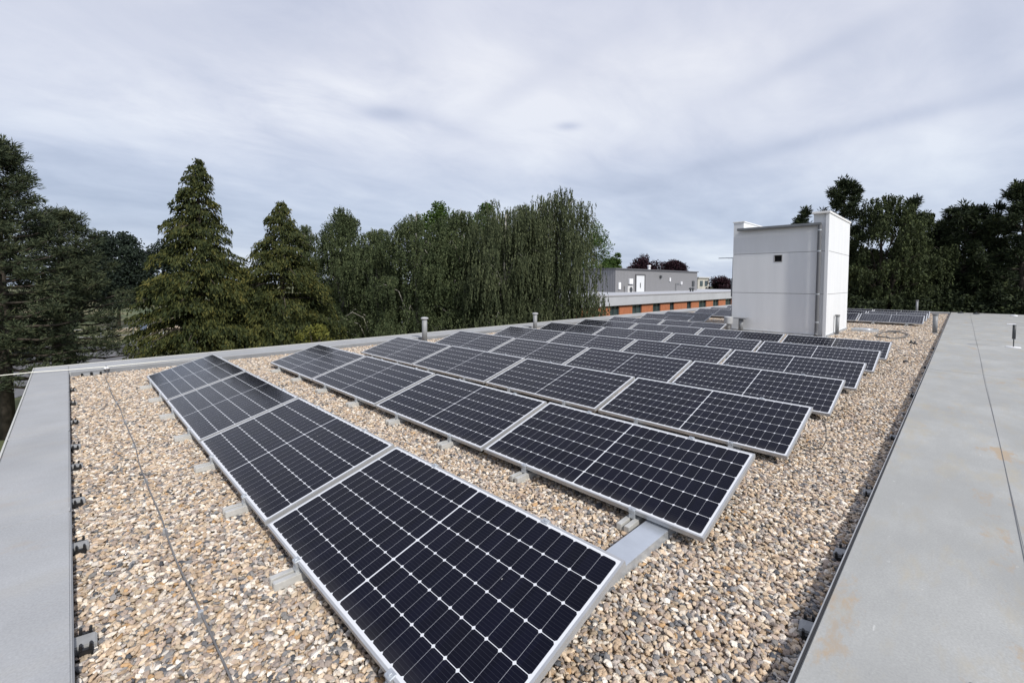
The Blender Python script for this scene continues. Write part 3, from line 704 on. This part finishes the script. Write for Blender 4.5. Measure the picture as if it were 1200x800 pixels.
# pale house far behind
ph = tag(empty('pale_house', (113, 48, GZ)), 'small pale flat roofed house far behind, between hall and purple trees', 'house')
def hp_(name, mb, m):
    o = obj(name, mb.done(), m, ph); o.location = (-113, -48, -GZ); return o
hp_('wall', MB().box(110, 117, 46, 56, GZ, 2.9), mat('house_wall', (.42, .41, .38), .85, noise=(.6, .12)))
hp_('roof', MB().box(109.8, 117.2, 45.7, 56.4, 2.9005, 3.15), mat('house_roof', (.5, .5, .5), .7))
for x in (111.2, 114.2): hp_('window', MB().box(x, x+1.6, 45.9, 45.999, .9, 2.2), GLW)

# ------------------------------------------------------------------ trees
RNG = np.random.RandomState(11)
def leaf_mat(name, stops, transl=.18, rough=.75):
    m = bpy.data.materials.new(name); m.use_nodes = True; t = m.node_tree; b = t.nodes['Principled BSDF']
    g = N(t, 'ShaderNodeNewGeometry'); tcn = N(t, 'ShaderNodeTexCoord')
    n = N(t, 'ShaderNodeTexNoise'); n.inputs['Scale'].default_value = .9; n.inputs['Detail'].default_value = 3; t.links.new(tcn.outputs['Object'], n.inputs[0])
    f = mth(t, 'ADD', mth(t, 'MULTIPLY', g.outputs['Random Per Island'], .6), mth(t, 'MULTIPLY', mth(t, 'SUBTRACT', n.outputs[0], .3), 1.0), clamp=True)
    c = ramp(t, f, stops); t.links.new(c, b.inputs['Base Color']); b.inputs['Roughness'].default_value = rough; b.inputs['Specular IOR Level'].default_value = .2
    tr_ = N(t, 'ShaderNodeBsdfTranslucent'); t.links.new(c, tr_.inputs[0])
    ms = N(t, 'ShaderNodeMixShader'); ms.inputs[0].default_value = transl; t.links.new(b.outputs[0], ms.inputs[1]); t.links.new(tr_.outputs[0], ms.inputs[2])
    t.links.new(ms.outputs[0], t.nodes['Material Output'].inputs[0]); return m
LM = {
 'spruce': leaf_mat('spruce_foliage', [(0, (0.0115, 0.0196, 0.0088)), (.35, (0.0299, 0.0414, 0.0143)), (.7, (0.0713, 0.0782, 0.0220)), (1, (0.1495, 0.1323, 0.0352))]),
 'pine': leaf_mat('pine_foliage', [(0, (0.0163, 0.0240, 0.0143)), (.45, (0.0425, 0.0576, 0.0319)), (.8, (0.0850, 0.0984, 0.0495)), (1, (0.1375, 0.1440, 0.0770))], .1),
 'shadedpine': leaf_mat('shaded_pine_foliage', [(0, (0.0081, 0.0135, 0.0072)), (.5, (0.0230, 0.0338, 0.0156)), (.85, (0.0513, 0.0675, 0.0264)), (1, (0.0945, 0.1080, 0.0408))], .08),  # greens darkened to stand in for shade on the right-hand trees
 'darkleaf': leaf_mat('dark_leaf_foliage', [(0, (0.0066, 0.0110, 0.0105)), (.5, (0.0165, 0.0264, 0.0189)), (1, (0.0385, 0.0550, 0.0336))], .1),
 'birch': leaf_mat('birch_foliage', [(0, (0.0216, 0.0324, 0.0161)), (.45, (0.0528, 0.0720, 0.0322)), (.8, (0.1020, 0.1260, 0.0575)), (1, (0.1680, 0.1860, 0.0920))]),
 'willow': leaf_mat('weeping_foliage', [(0, (0.022, 0.031, 0.016)), (.45, (0.058, 0.073, 0.036)), (.8, (0.118, 0.138, 0.070)), (1, (0.20, 0.215, 0.12))]),
 'green': leaf_mat('bright_leaf_foliage', [(0, (0.0200, 0.0400, 0.0099)), (.5, (0.0500, 0.0900, 0.0198)), (1, (0.1063, 0.1625, 0.0352))]),
 'birchdark': leaf_mat('shaded_birch_foliage', [(0, (0.0130, 0.0195, 0.0092)), (.5, (0.0364, 0.0494, 0.0196)), (.85, (0.0780, 0.0988, 0.0368)), (1, (0.1300, 0.1495, 0.0575))], .1),  # darker copy of the birch greens, shade put into the colour
 'purple': leaf_mat('purple_beech_foliage', [(0, (.008, .003, .005)), (.5, (.022, .008, .013)), (1, (.05, .018, .026))], .08),
 'gold': leaf_mat('golden_shrub_foliage', [(0, (.04, .05, .012)), (.5, (.11, .12, .025)), (1, (.2, .19, .04))]),
}
BARK = mat('bark', (.055, .045, .035), .95, noise=(4, .35), bump=(12, .8))
BARKP = mat('pale_bark', (.28, .27, .24), .9, noise=(3, .5))
def rot_quads(C, D, Up, ln, wd):
    """quads centred at C, long axis D, width axis random perpendicular mixed with Up"""
    n = len(C)
    D = D/np.linalg.norm(D, axis=1, keepdims=True)
    w = np.cross(D, Up); w /= np.linalg.norm(w, axis=1, keepdims=True)+1e-9
    a = D*ln[:, None]*.5; b = w*wd[:, None]*.5
    return np.stack([C-a, C+b*1.0-a*.1, C+a, C-b*1.0-a*.1], 1)
def rnd(n): 
    v = RNG.normal(size=(n, 3)); return v/np.linalg.norm(v, axis=1, keepdims=True)
def build_tree(name, x, y, leaves, limbs, m, bark, label, cat='tree', group=None, base=GZ):
    r = tag(empty(name, (x, y, base)), label, cat, group)
    obj('crown', quads_mesh(np.concatenate(leaves)), m, r)
    tk = MB()
    for k, (p, rd) in enumerate(limbs): tk.tube(p, rd, 7)
    obj('trunk', tk.done(True), bark, r)
    return r
def spruce(px, depth, top, R0, mk, label, n_lv=46, name='spruce_tree'):
    x, y = at(px, depth); Ht = ztop(top, depth)-GZ
    leaves = []; limbs = [([(0, 0, 0), (0, 0, Ht*.5), (0, 0, Ht-.3)], [.22, .14, .02])]
    for i in range(n_lv):
        t = i/(n_lv-1); z = .4+(Ht-.5)*t
        prof = (1-t)**.78*(.6+.4*min(1, (t+.05)*6)) + .035
        nb_ = int(11-5*t)
        for k in range(nb_):
            a = RNG.uniform(0, 2*math.pi); ln = R0*prof*RNG.uniform(.68, 1.18)+.08
            ns = max(24, int(115*ln))
            u = RNG.beta(2.0, 1.15, ns)
            side = RNG.normal(0, 1, ns)*(.10+.16*ln*(1-u)**.7)
            dz = .16*ln*u-.34*ln*u**2
            hang = -np.abs(RNG.normal(0, .13, ns))*(.4+u)
            rad = ln*u
            ca, sa = math.cos(a), math.sin(a)
            C = np.stack([ca*rad-sa*side, sa*rad+ca*side, z+dz+hang], 1)
            D = np.stack([ca*(.55+0*u), sa*(.55+0*u), -.55-RNG.rand(ns)*.9], 1)+rnd(ns)*.55
            q = rot_quads(C, D, rnd(ns), RNG.uniform(.11, .24, ns), RNG.uniform(.035, .08, ns)); leaves.append(q)
            if i % 3 == 0 and k < 4: limbs.append(([(0, 0, z), (ca*ln*.5, sa*ln*.5, z+.04*ln), (ca*ln*.85, sa*ln*.85, z-.1*ln)], [.04, .025, .01]))
    # leader tip
    ns = 60; C = np.stack([RNG.normal(0, .06, ns), RNG.normal(0, .06, ns), Ht-RNG.rand(ns)*.7], 1)
    leaves.append(rot_quads(C, rnd(ns)+np.array([0, 0, .5]), rnd(ns), np.full(ns, .18), np.full(ns, .06)))
    return build_tree(name, x, y, leaves, limbs, LM[mk], BARK, label)
def tuft_leaves(C, rad, n, ln, wd, upb=.2, flat=1.):
    d = rnd(n); d[:, 2] = d[:, 2]*flat+upb; d /= np.linalg.norm(d, axis=1, keepdims=True)
    P = C+d*rad*RNG.uniform(.25, 1, (n, 1))
    return rot_quads(P, d+rnd(n)*.25, rnd(n), RNG.uniform(.7, 1.2, n)*ln, RNG.uniform(.7, 1.2, n)*wd)
def pine(px, depth, top, R0, z0f, mk, label, prof=None, ntuft=420, ln=.24, wd=.045, tr=.30, trunks=1, flat=.55, lean=0, name='pine_tree', nper=42):
    x, y = at(px, depth); Ht = ztop(top, depth)-GZ
    leaves = []; limbs = []
    for k in range(trunks):
        ox = (k-(trunks-1)/2)*.8
        limbs.append(([(ox*.7, ox*.5, 0), (ox*.5, ox*.4, Ht*.4), (ox*.1+lean*.5, 0, Ht*.75), (lean, 0, Ht-.25)], [.24, .17, .09, .02]))
    nb_ = max(14, ntuft//9)
    prof = prof or (lambda t: (1-t)**.6*min(1, .45+t*1.8))
    for i in range(nb_):
        t = (i+RNG.rand())/nb_; z = Ht*(z0f+(1-z0f)*t)*1.0
        a = i*2.4+RNG.uniform(-.5, .5); L_ = R0*prof(t)*RNG.uniform(.6, 1.18)+.15
        ca, sa = math.cos(a), math.sin(a); rise = .28*L_*(.2+t)-.12*L_*(1-t)
        bx = lean*t
        p0 = np.array([bx, 0, z-.25*L_*t]); p1 = np.array([bx+ca*L_, sa*L_, z+rise]); pm_ = (p0+p1)/2+np.array([0, 0, -.06*L_])
        limbs.append(([tuple(p0), tuple(pm_), tuple(p1)], [.02+.018*L_, .014+.010*L_, .008]))
        for j in range(10):
            u = RNG.beta(2.4, 1.0); c = p0*(1-u)+p1*u+np.array([0, 0, -.1*L_*u*(1-u)])
            s = RNG.normal(0, .18*L_*(1.15-u)+.06); c = c+np.array([-sa*s, ca*s, RNG.normal(0, .10)])
            leaves.append(tuft_leaves(c, tr*RNG.uniform(.7, 1.2), nper, ln, wd, .35, flat))
    for j in range(5):
        leaves.append(tuft_leaves(np.array([lean+RNG.normal(0, .1), RNG.normal(0, .1), Ht-.12-.2*j]), tr*.8, nper, ln, wd, .7, 1))
    return build_tree(name, x, y, leaves, limbs, LM[mk], BARK, label)
def broad(px, depth, top, R0, z0, mk, label, ncl=120, nl=140, leaf=.17, cr=None, name='leafy_tree', squash=1, group=None, bark=BARK, hang=0):
    x, y = at(px, depth); Ht = ztop(top, depth)-GZ
    leaves = []; cz = (Ht+z0)/2; hz_ = (Ht-z0)/2
    cr = cr or R0*.27; limbs = [([(0, 0, 0), (0, 0, cz*.7), (.05*R0, 0, cz+hz_*.5)], [.22, .16, .04])]
    for i in range(ncl):
        d = rnd(1)[0]; rr_ = RNG.uniform(.35, 1)**.5
        sh = .80+.20*math.sin(d[0]*5+i*.01+px)*math.cos(d[1]*4+d[2]*6)
        C = np.array([d[0]*(R0-cr*.7)*rr_*sh, d[1]*(R0-cr*.7)*rr_*sh, cz+d[2]*(hz_-cr*.6)*rr_*(1 if d[2] > .3 else .97)])
        n = int(nl*RNG.uniform(.7, 1.2)); r1 = cr*RNG.uniform(.6, 1.15)
        e = rnd(n); e[:, 2] *= .72
        P = C+e*r1*RNG.uniform(.45, 1.05, (n, 1))
        if hang: P[:, 2] -= RNG.exponential(hang, n)
        D = rnd(n)+np.array([0, 0, -.4-hang*2])
        leaves.append(rot_quads(P, D, rnd(n), RNG.uniform(.7, 1.3, n)*leaf, RNG.uniform(.5, .8, n)*leaf))
        if i % 5 == 0: limbs.append(([(0, 0, max(z0*.6, C[2]*.55)), (C[0]*.5, C[1]*.5, C[2]*.8), tuple(C)], [.07, .04, .01]))
    return build_tree(name, x, y, leaves, limbs, LM[mk], bark, label, group=group)
def weeping(px, depth, top, R0, mk, label, nst=60, lo=1.2, slen=(.6, 2.2), leaf=(.13, .05), hangk=1.0, per=24, sd=.035, barkm=BARKP, name='weeping_tree', blunt=.6, pw=.75, nl=520, bough=.62, boughs=3):
    """dome shaped crown made of small umbrella-like boughs whose twigs hang down"""
    x, y = at(px, depth); Ht = ztop(top, depth)-GZ
    limbs = [([(0, 0, 0), (.1, 0, Ht*.45), (0, .1, Ht*.72), (.05, .05, Ht-1.4)], [.22, .14, .05, .012])]; leaves = []
    zc = Ht*.42
    for i in range(nst):
        t = RNG.rand()**.85; z = lo+1.0+(Ht-lo-1.0)*t
        pr = R0*(1-max(0, (z-zc)/(Ht-zc))**(2.2+2*blunt))**pw
        a = i*2.39996+RNG.uniform(-.4, .4); rr_ = pr*(RNG.uniform(.5, 1.0) if RNG.rand() < .8 else RNG.uniform(0, .5))*RNG.uniform(.85, 1.12)
        ca, sa = math.cos(a), math.sin(a); C0 = np.array([ca*rr_, sa*rr_, z])
        br = bough*RNG.uniform(.6, 1.25); n = int(nl*RNG.uniform(.7, 1.2)*br/bough)
        ns = max(6, int(n/per)); k = RNG.randint(0, ns, n)
        th = RNG.uniform(0, 2*math.pi, ns); rs = br*np.sqrt(RNG.rand(ns))
        sx = C0[0]+rs*np.cos(th)+ca*.15; sy = C0[1]+rs*np.sin(th)+sa*.15; sz = C0[2]-.35*(rs/br)**2*br-RNG.rand(ns)*.12
        Ls = np.minimum(RNG.uniform(slen[0], slen[1], ns)*RNG.uniform(.4, 1, ns), np.maximum(.3, sz-lo))
        v = RNG.rand(n)**.9
        dx = RNG.normal(0, .12, ns); dy = RNG.normal(0, .12, ns)
        P = np.stack([sx[k]+dx[k]*v*Ls[k]+RNG.normal(0, sd, n), sy[k]+dy[k]*v*Ls[k]+RNG.normal(0, sd, n), sz[k]-v*Ls[k]+RNG.normal(0, .03, n)], 1)
        D = rnd(n)*.8+np.array([0, 0, -1.0*hangk])
        leaves.append(rot_quads(P, D, rnd(n), RNG.uniform(.6, 1.3, n)*leaf[0], RNG.uniform(.7, 1.3, n)*leaf[1]))
        if i % boughs == 0:
            zs = max(Ht*.15, z-rr_*1.1-.6)
            limbs.append(([(0, 0, zs), (C0[0]*.45, C0[1]*.45, z-.35), (C0[0]*.8, C0[1]*.8, z+.02), (C0[0]*1.0, C0[1]*1.0, z-.2)], [.04, .028, .016, .006]))
    return build_tree(name, x, y, leaves, limbs, LM[mk], barkm, label)

# left edge
pine(2, 17.5, 174, 2.9, .18, 'pine', 'tall dense dark pine at the left edge of the view, taller of two', ntuft=1150, trunks=1, prof=lambda t: (1-t)**.62*min(1, .75+t), ln=.2, wd=.035, tr=.33)
pine(72, 20.5, 256, 2.75, .30, 'pine', 'shorter broad pine with bare lower trunks beside the left edge', ntuft=820, trunks=2, prof=lambda t: (1-t)**.5*min(1, .85+t), ln=.2, wd=.035, tr=.33)
broad(138, 58, 268, 4.6, 1.6, 'darkleaf', 'dark round leafy tree between the left pines and the tall spruce', ncl=170, leaf=.30)
broad(190, 60, 278, 4.6, 1.6, 'darkleaf', 'lower dark leafy tree just left of the tall spruce', ncl=120, leaf=.30)
broad(95, 66, 290, 5.0, 1.2, 'darkleaf', 'dark leafy tree mostly hidden behind the left pines', ncl=120, leaf=.32)
spruce(235, 20, 190, 3.3, 'spruce', 'tall pointed golden green spruce, the tallest conical tree')
spruce(331, 22, 238, 3.9, 'spruce', 'shorter conical spruce right of the tallest spruce', 42)
broad(292, 40, 318, 3.4, 0.6, 'birchdark', 'shaded leafy tree low in the gap between the two spruces', ncl=110, leaf=.2)
broad(372, 19, 372, 1.2, 1.6, 'gold', 'low yellow green shrub at the foot of the shorter spruce', ncl=50, leaf=.10, name='shrub')
# birches and weeping trees
weeping(360, 29, 262, 1.6, 'birch', 'slim pale birch top right behind the shorter spruce', 60, name='birch_tree', blunt=0, bough=.4, nl=330)
weeping(402, 28, 242, 2.3, 'birch', 'slender birch with a narrow feathery top in the left of the birch group', 115, name='birch_tree', blunt=-.3, bough=.5)
weeping(442, 27, 268, 2.5, 'birch', 'lower rounded birch second from left in the birch group', 115, name='birch_tree')
weeping(488, 25, 250, 2.5, 'birch', 'broad birch with hanging foliage in the middle of the group', 125, name='birch_tree')
weeping(540, 25.5, 246, 2.7, 'birch', 'broad drooping birch just left of the weeping trees', 140, name='birch_tree', slen=(.8, 2.8))
broad(512, 42, 231, 3.6, 2, 'green', 'bright green leafy treetop rising behind the broad birch', ncl=130, leaf=.22)
broad(566, 43, 234, 3.2, 2, 'green', 'green leafy treetop behind, between birch and weeping tree', ncl=110, leaf=.22)
weeping(592, 24, 230, 2.35, 'willow', 'weeping tree with long hanging strands, left of the weeping pair', 105, slen=(1.2, 4.0), hangk=2.4, leaf=(.15, .042), nl=1000, bough=.6, blunt=1.6, pw=.6, per=46, sd=.022)
weeping(649, 24.5, 221, 2.3, 'willow', 'tall weeping tree with bare pale boughs, next to the grey hall', 105, slen=(1.5, 5.2), hangk=2.4, leaf=(.15, .042), nl=1050, bough=.56, blunt=2.6, pw=.5, per=50, sd=.022)
weeping(700, 25.5, 341, 1.0, 'willow', 'small drooping sapling in front of the orange wall', 26, slen=(.4, 1.2), nl=160, name='young_tree', bough=.4)
broad(430, 37, 285, 4.4, 0.6, 'birchdark', 'shaded leafy tree filling the gap behind the left birches', ncl=200, leaf=.22)
broad(520, 36, 275, 4.4, 0.6, 'birchdark', 'shaded leafy tree filling the gap behind the broad birch', ncl=200, leaf=.22)
broad(610, 36, 262, 4.4, 0.6, 'birchdark', 'shaded leafy tree filling the gap behind the weeping trees', ncl=200, leaf=.22)
broad(692, 62, 258, 4.3, 1, 'green', 'green leafy tree just right of the weeping trees', ncl=130, leaf=.22)
broad(718, 75, 292, 2.6, 2, 'green', 'small round green tree above the grey hall', ncl=70, leaf=.3)
broad(754, 88, 296, 4.6, 2, 'purple', 'dark purple leaved tree above the grey hall, left one', ncl=110, leaf=.32)
broad(786, 92, 300, 4.6, 2, 'purple', 'dark purple leaved tree above the grey hall, right one', ncl=110, leaf=.32)
broad(846, 95, 320, 4.2, 1, 'purple', 'purple leaved tree beside the left edge of the white tower', ncl=80, leaf=.32)
# pale bare boughs
x, y = at(668, 23.3)
# right side
pine(986, 31, 217, 2.0, .15, 'shadedpine', 'dark pine top rising behind the right corner of the white tower', prof=lambda t: (1-t)**.25*(.55+.3*t), ntuft=520, wd=.07, ln=.3, tr=.42, flat=.9)
pine(938, 32, 252, 1.5, .3, 'shadedpine', 'small dark pine top peeking over the white tower roof', ntuft=220, wd=.07, ln=.3, tr=.42, flat=.9)
weeping(1032, 30.5, 226, 2.7, 'birchdark', 'drooping dark green birch right of the white tower', 130, leaf=(.16, .075), name='birch_tree', slen=(.5, 1.8), barkm=BARK)
weeping(1072, 31.5, 246, 1.9, 'birchdark', 'smaller drooping birch, right of the taller drooping birch', 80, leaf=(.16, .075), name='birch_tree', slen=(.5, 1.8), barkm=BARK)
pine(1064, 33, 234, 2.0, .15, 'shadedpine', 'narrow dark pine spike between the drooping birches', ntuft=220, wd=.07, ln=.3, tr=.42, flat=.9)
pine(1128, 31, 246, 3.0, .12, 'shadedpine', 'broad rounded dark pine behind the far end of the raised roof', ntuft=860, wd=.07, ln=.3, tr=.42, flat=.9, prof=lambda t: (1-t)**.38*min(1, .8+t))
pine(1196, 29, 216, 3.1, .15, 'shadedpine', 'tall gappy dark pine at the right edge of the view', ntuft=620, wd=.07, ln=.3, tr=.40, flat=.9, prof=lambda t: (1-t)**.5*min(1, .7+t))
pine(1094, 33, 266, 2.8, .15, 'shadedpine', 'low dark pine filling the gap right of the drooping birches', ntuft=360, wd=.07, ln=.3, tr=.42, flat=.9)
pine(1162, 33, 256, 2.9, .15, 'shadedpine', 'dark pine behind, left of the tall gappy pine', ntuft=400, wd=.07, ln=.3, tr=.42, flat=.9)
for k, (px, dp, tp_) in enumerate(((1010, 36, 290), (1065, 38, 290), (1120, 38, 295), (1180, 38, 290), (960, 37, 290))):
    broad(px, dp, tp_, 4.2, -.2, 'shadedpine', 'dark undergrowth tree behind roof end, %s from right edge of view' % ['fourth', 'third', 'second', 'nearest', 'fifth'][k], ncl=150, leaf=.26, name='thicket_tree', group='dark undergrowth behind the far roof end')
for k, (px, dp, tp_) in enumerate(((1000, 30, 335), (1060, 30.5, 332), (1120, 30, 333), (1175, 29, 332), (1225, 28, 330))):
    broad(px, dp, tp_, 3.0, .3, 'shadedpine', 'low dark hedge tree touching the far roof end, %s counted from the tower' % NUM[k], ncl=90, leaf=.2, name='hedge_tree', group='dark hedge trees along the far roof end')

# ------------------------------------------------------------------ far left street things
def street_sign(x, y):
    t = tag(empty('street_sign', (x, y, GZ)), 'blue square street sign on a grey post beside the road', 'street sign')
    obj('post', MB().tube([(0, 0, 0), (0, 0, 2.7)], .05, 8).done(), GALV, t)
    obj('sign_plate', MB().box(-.26, .26, -.07, -.051, 2.1, 2.65, bevel=.003).done(), mat('sign_blue', (.10, .13, .20), .5), t)
    obj('sign_plate', MB().box(-.22, .22, -.07, -.051, 1.8, 2.05, bevel=.003).done(), mat('sign_grey', (.4, .42, .45), .5), t)
street_sign(4.3, 47.3)
def car(x, y, rz, m, label):
    t = tag(empty('parked_car', (x, y, GZ), rz), label, 'car')
    bm = bmesh.new()
    prof = [(-2.1, .35), (-2.12, .75), (-1.9, .95), (-1.3, 1.0), (-.75, 1.42), (.75, 1.45), (1.45, 1.02), (2.0, .95), (2.12, .7), (2.1, .35)]
    rings = []
    for yy, s in ((-.86, 1), (-.84, 1), (.84, 1), (.86, 1)):
        k = .97 if abs(yy) > .85 else 1
        rings.append([bm.verts.new((px_*k, yy*(1 if z < 1.1 else .82), z if z < 1.1 else z)) for px_, z in prof])
    for A, B in zip(rings, rings[1:]):
        for k in range(len(A)): bm.faces.new((A[k], A[(k+1) % len(A)], B[(k+1) % len(A)], B[k]))
    bm.faces.new(rings[0]); bm.faces.new(rings[-1][::-1]); bmesh.ops.recalc_face_normals(bm, faces=bm.faces)
    me = bpy.data.meshes.new('m'); bm.to_mesh(me); bm.free(); obj('body', me, m, t)
    for s in (-1, 1):
        obj('side_window', MB().box(-.7, .8, s*.80-.012, s*.80+.012, 1.05, 1.36).done(), GLW, t)
        for xx in (-1.3, 1.3):
            w = obj('wheel', MB().tube([(xx, s*.78, .32), (xx, s*.90, .32)], .32, 18).done(), BLK, t)
            obj('rim', MB().tube([(xx, s*.895, .32), (xx, s*.91, .32)], .19, 12).done(), GALV, w)
car(-4.2, 49.5, R(12), mat('car_paint', (.03, .035, .045), .3, .2), 'dark parked car at the left edge, partly behind the pines')
f = tag(empty('mesh_fence', (3, 60.5, GZ)), 'thin pale fence across the grass behind the road', 'fence')
for k in range(9): obj('post', MB().tube([(-8+2.4*k, 0-k*.3, 0), (-8+2.4*k, -k*.3, 1.6)], .035, 6).done(), GALV, f)
obj('fence_rail', MB().tube([(-8, 0, 1.5), (11.2, -2.4, 1.5)], .02, 6).tube([(-8, 0, .8), (11.2, -2.4, .8)], .012, 6).done(), GALV, f)
# low planting beside the building, left
for k, (x, y, h, r) in enumerate(((-3.6, 9.5, 1.9, 1.5), (-4.4, 13.0, 1.8, 1.6), (-2.6, 16.5, 1.6, 1.6), (-5.5, 6.5, 2.0, 1.6), (-2.2, 12.6, 1.5, 1.1))):
    leaves = []
    for j in range(60):
        d = rnd(1)[0]; C = np.array([d[0]*r*.8, d[1]*r*.8, h*.5+d[2]*h*.45])
        leaves.append(tuft_leaves(C, .4, 130, .12, .06, .1))
    build_tree('shrub', x, y, leaves, [([(0, 0, 0), (0, 0, h*.5)], [.06, .02])], LM['spruce'] if k % 2 else LM['gold'], BARK,
        ['olive', 'brownish green', 'rounded olive', 'large brownish green', 'small olive'][k]+' shrub below the left roof edge, '+['second', 'fourth', 'fifth', 'first', 'third'][k]+' from the camera', 'shrub')
print('objects', len(bpy.data.objects))
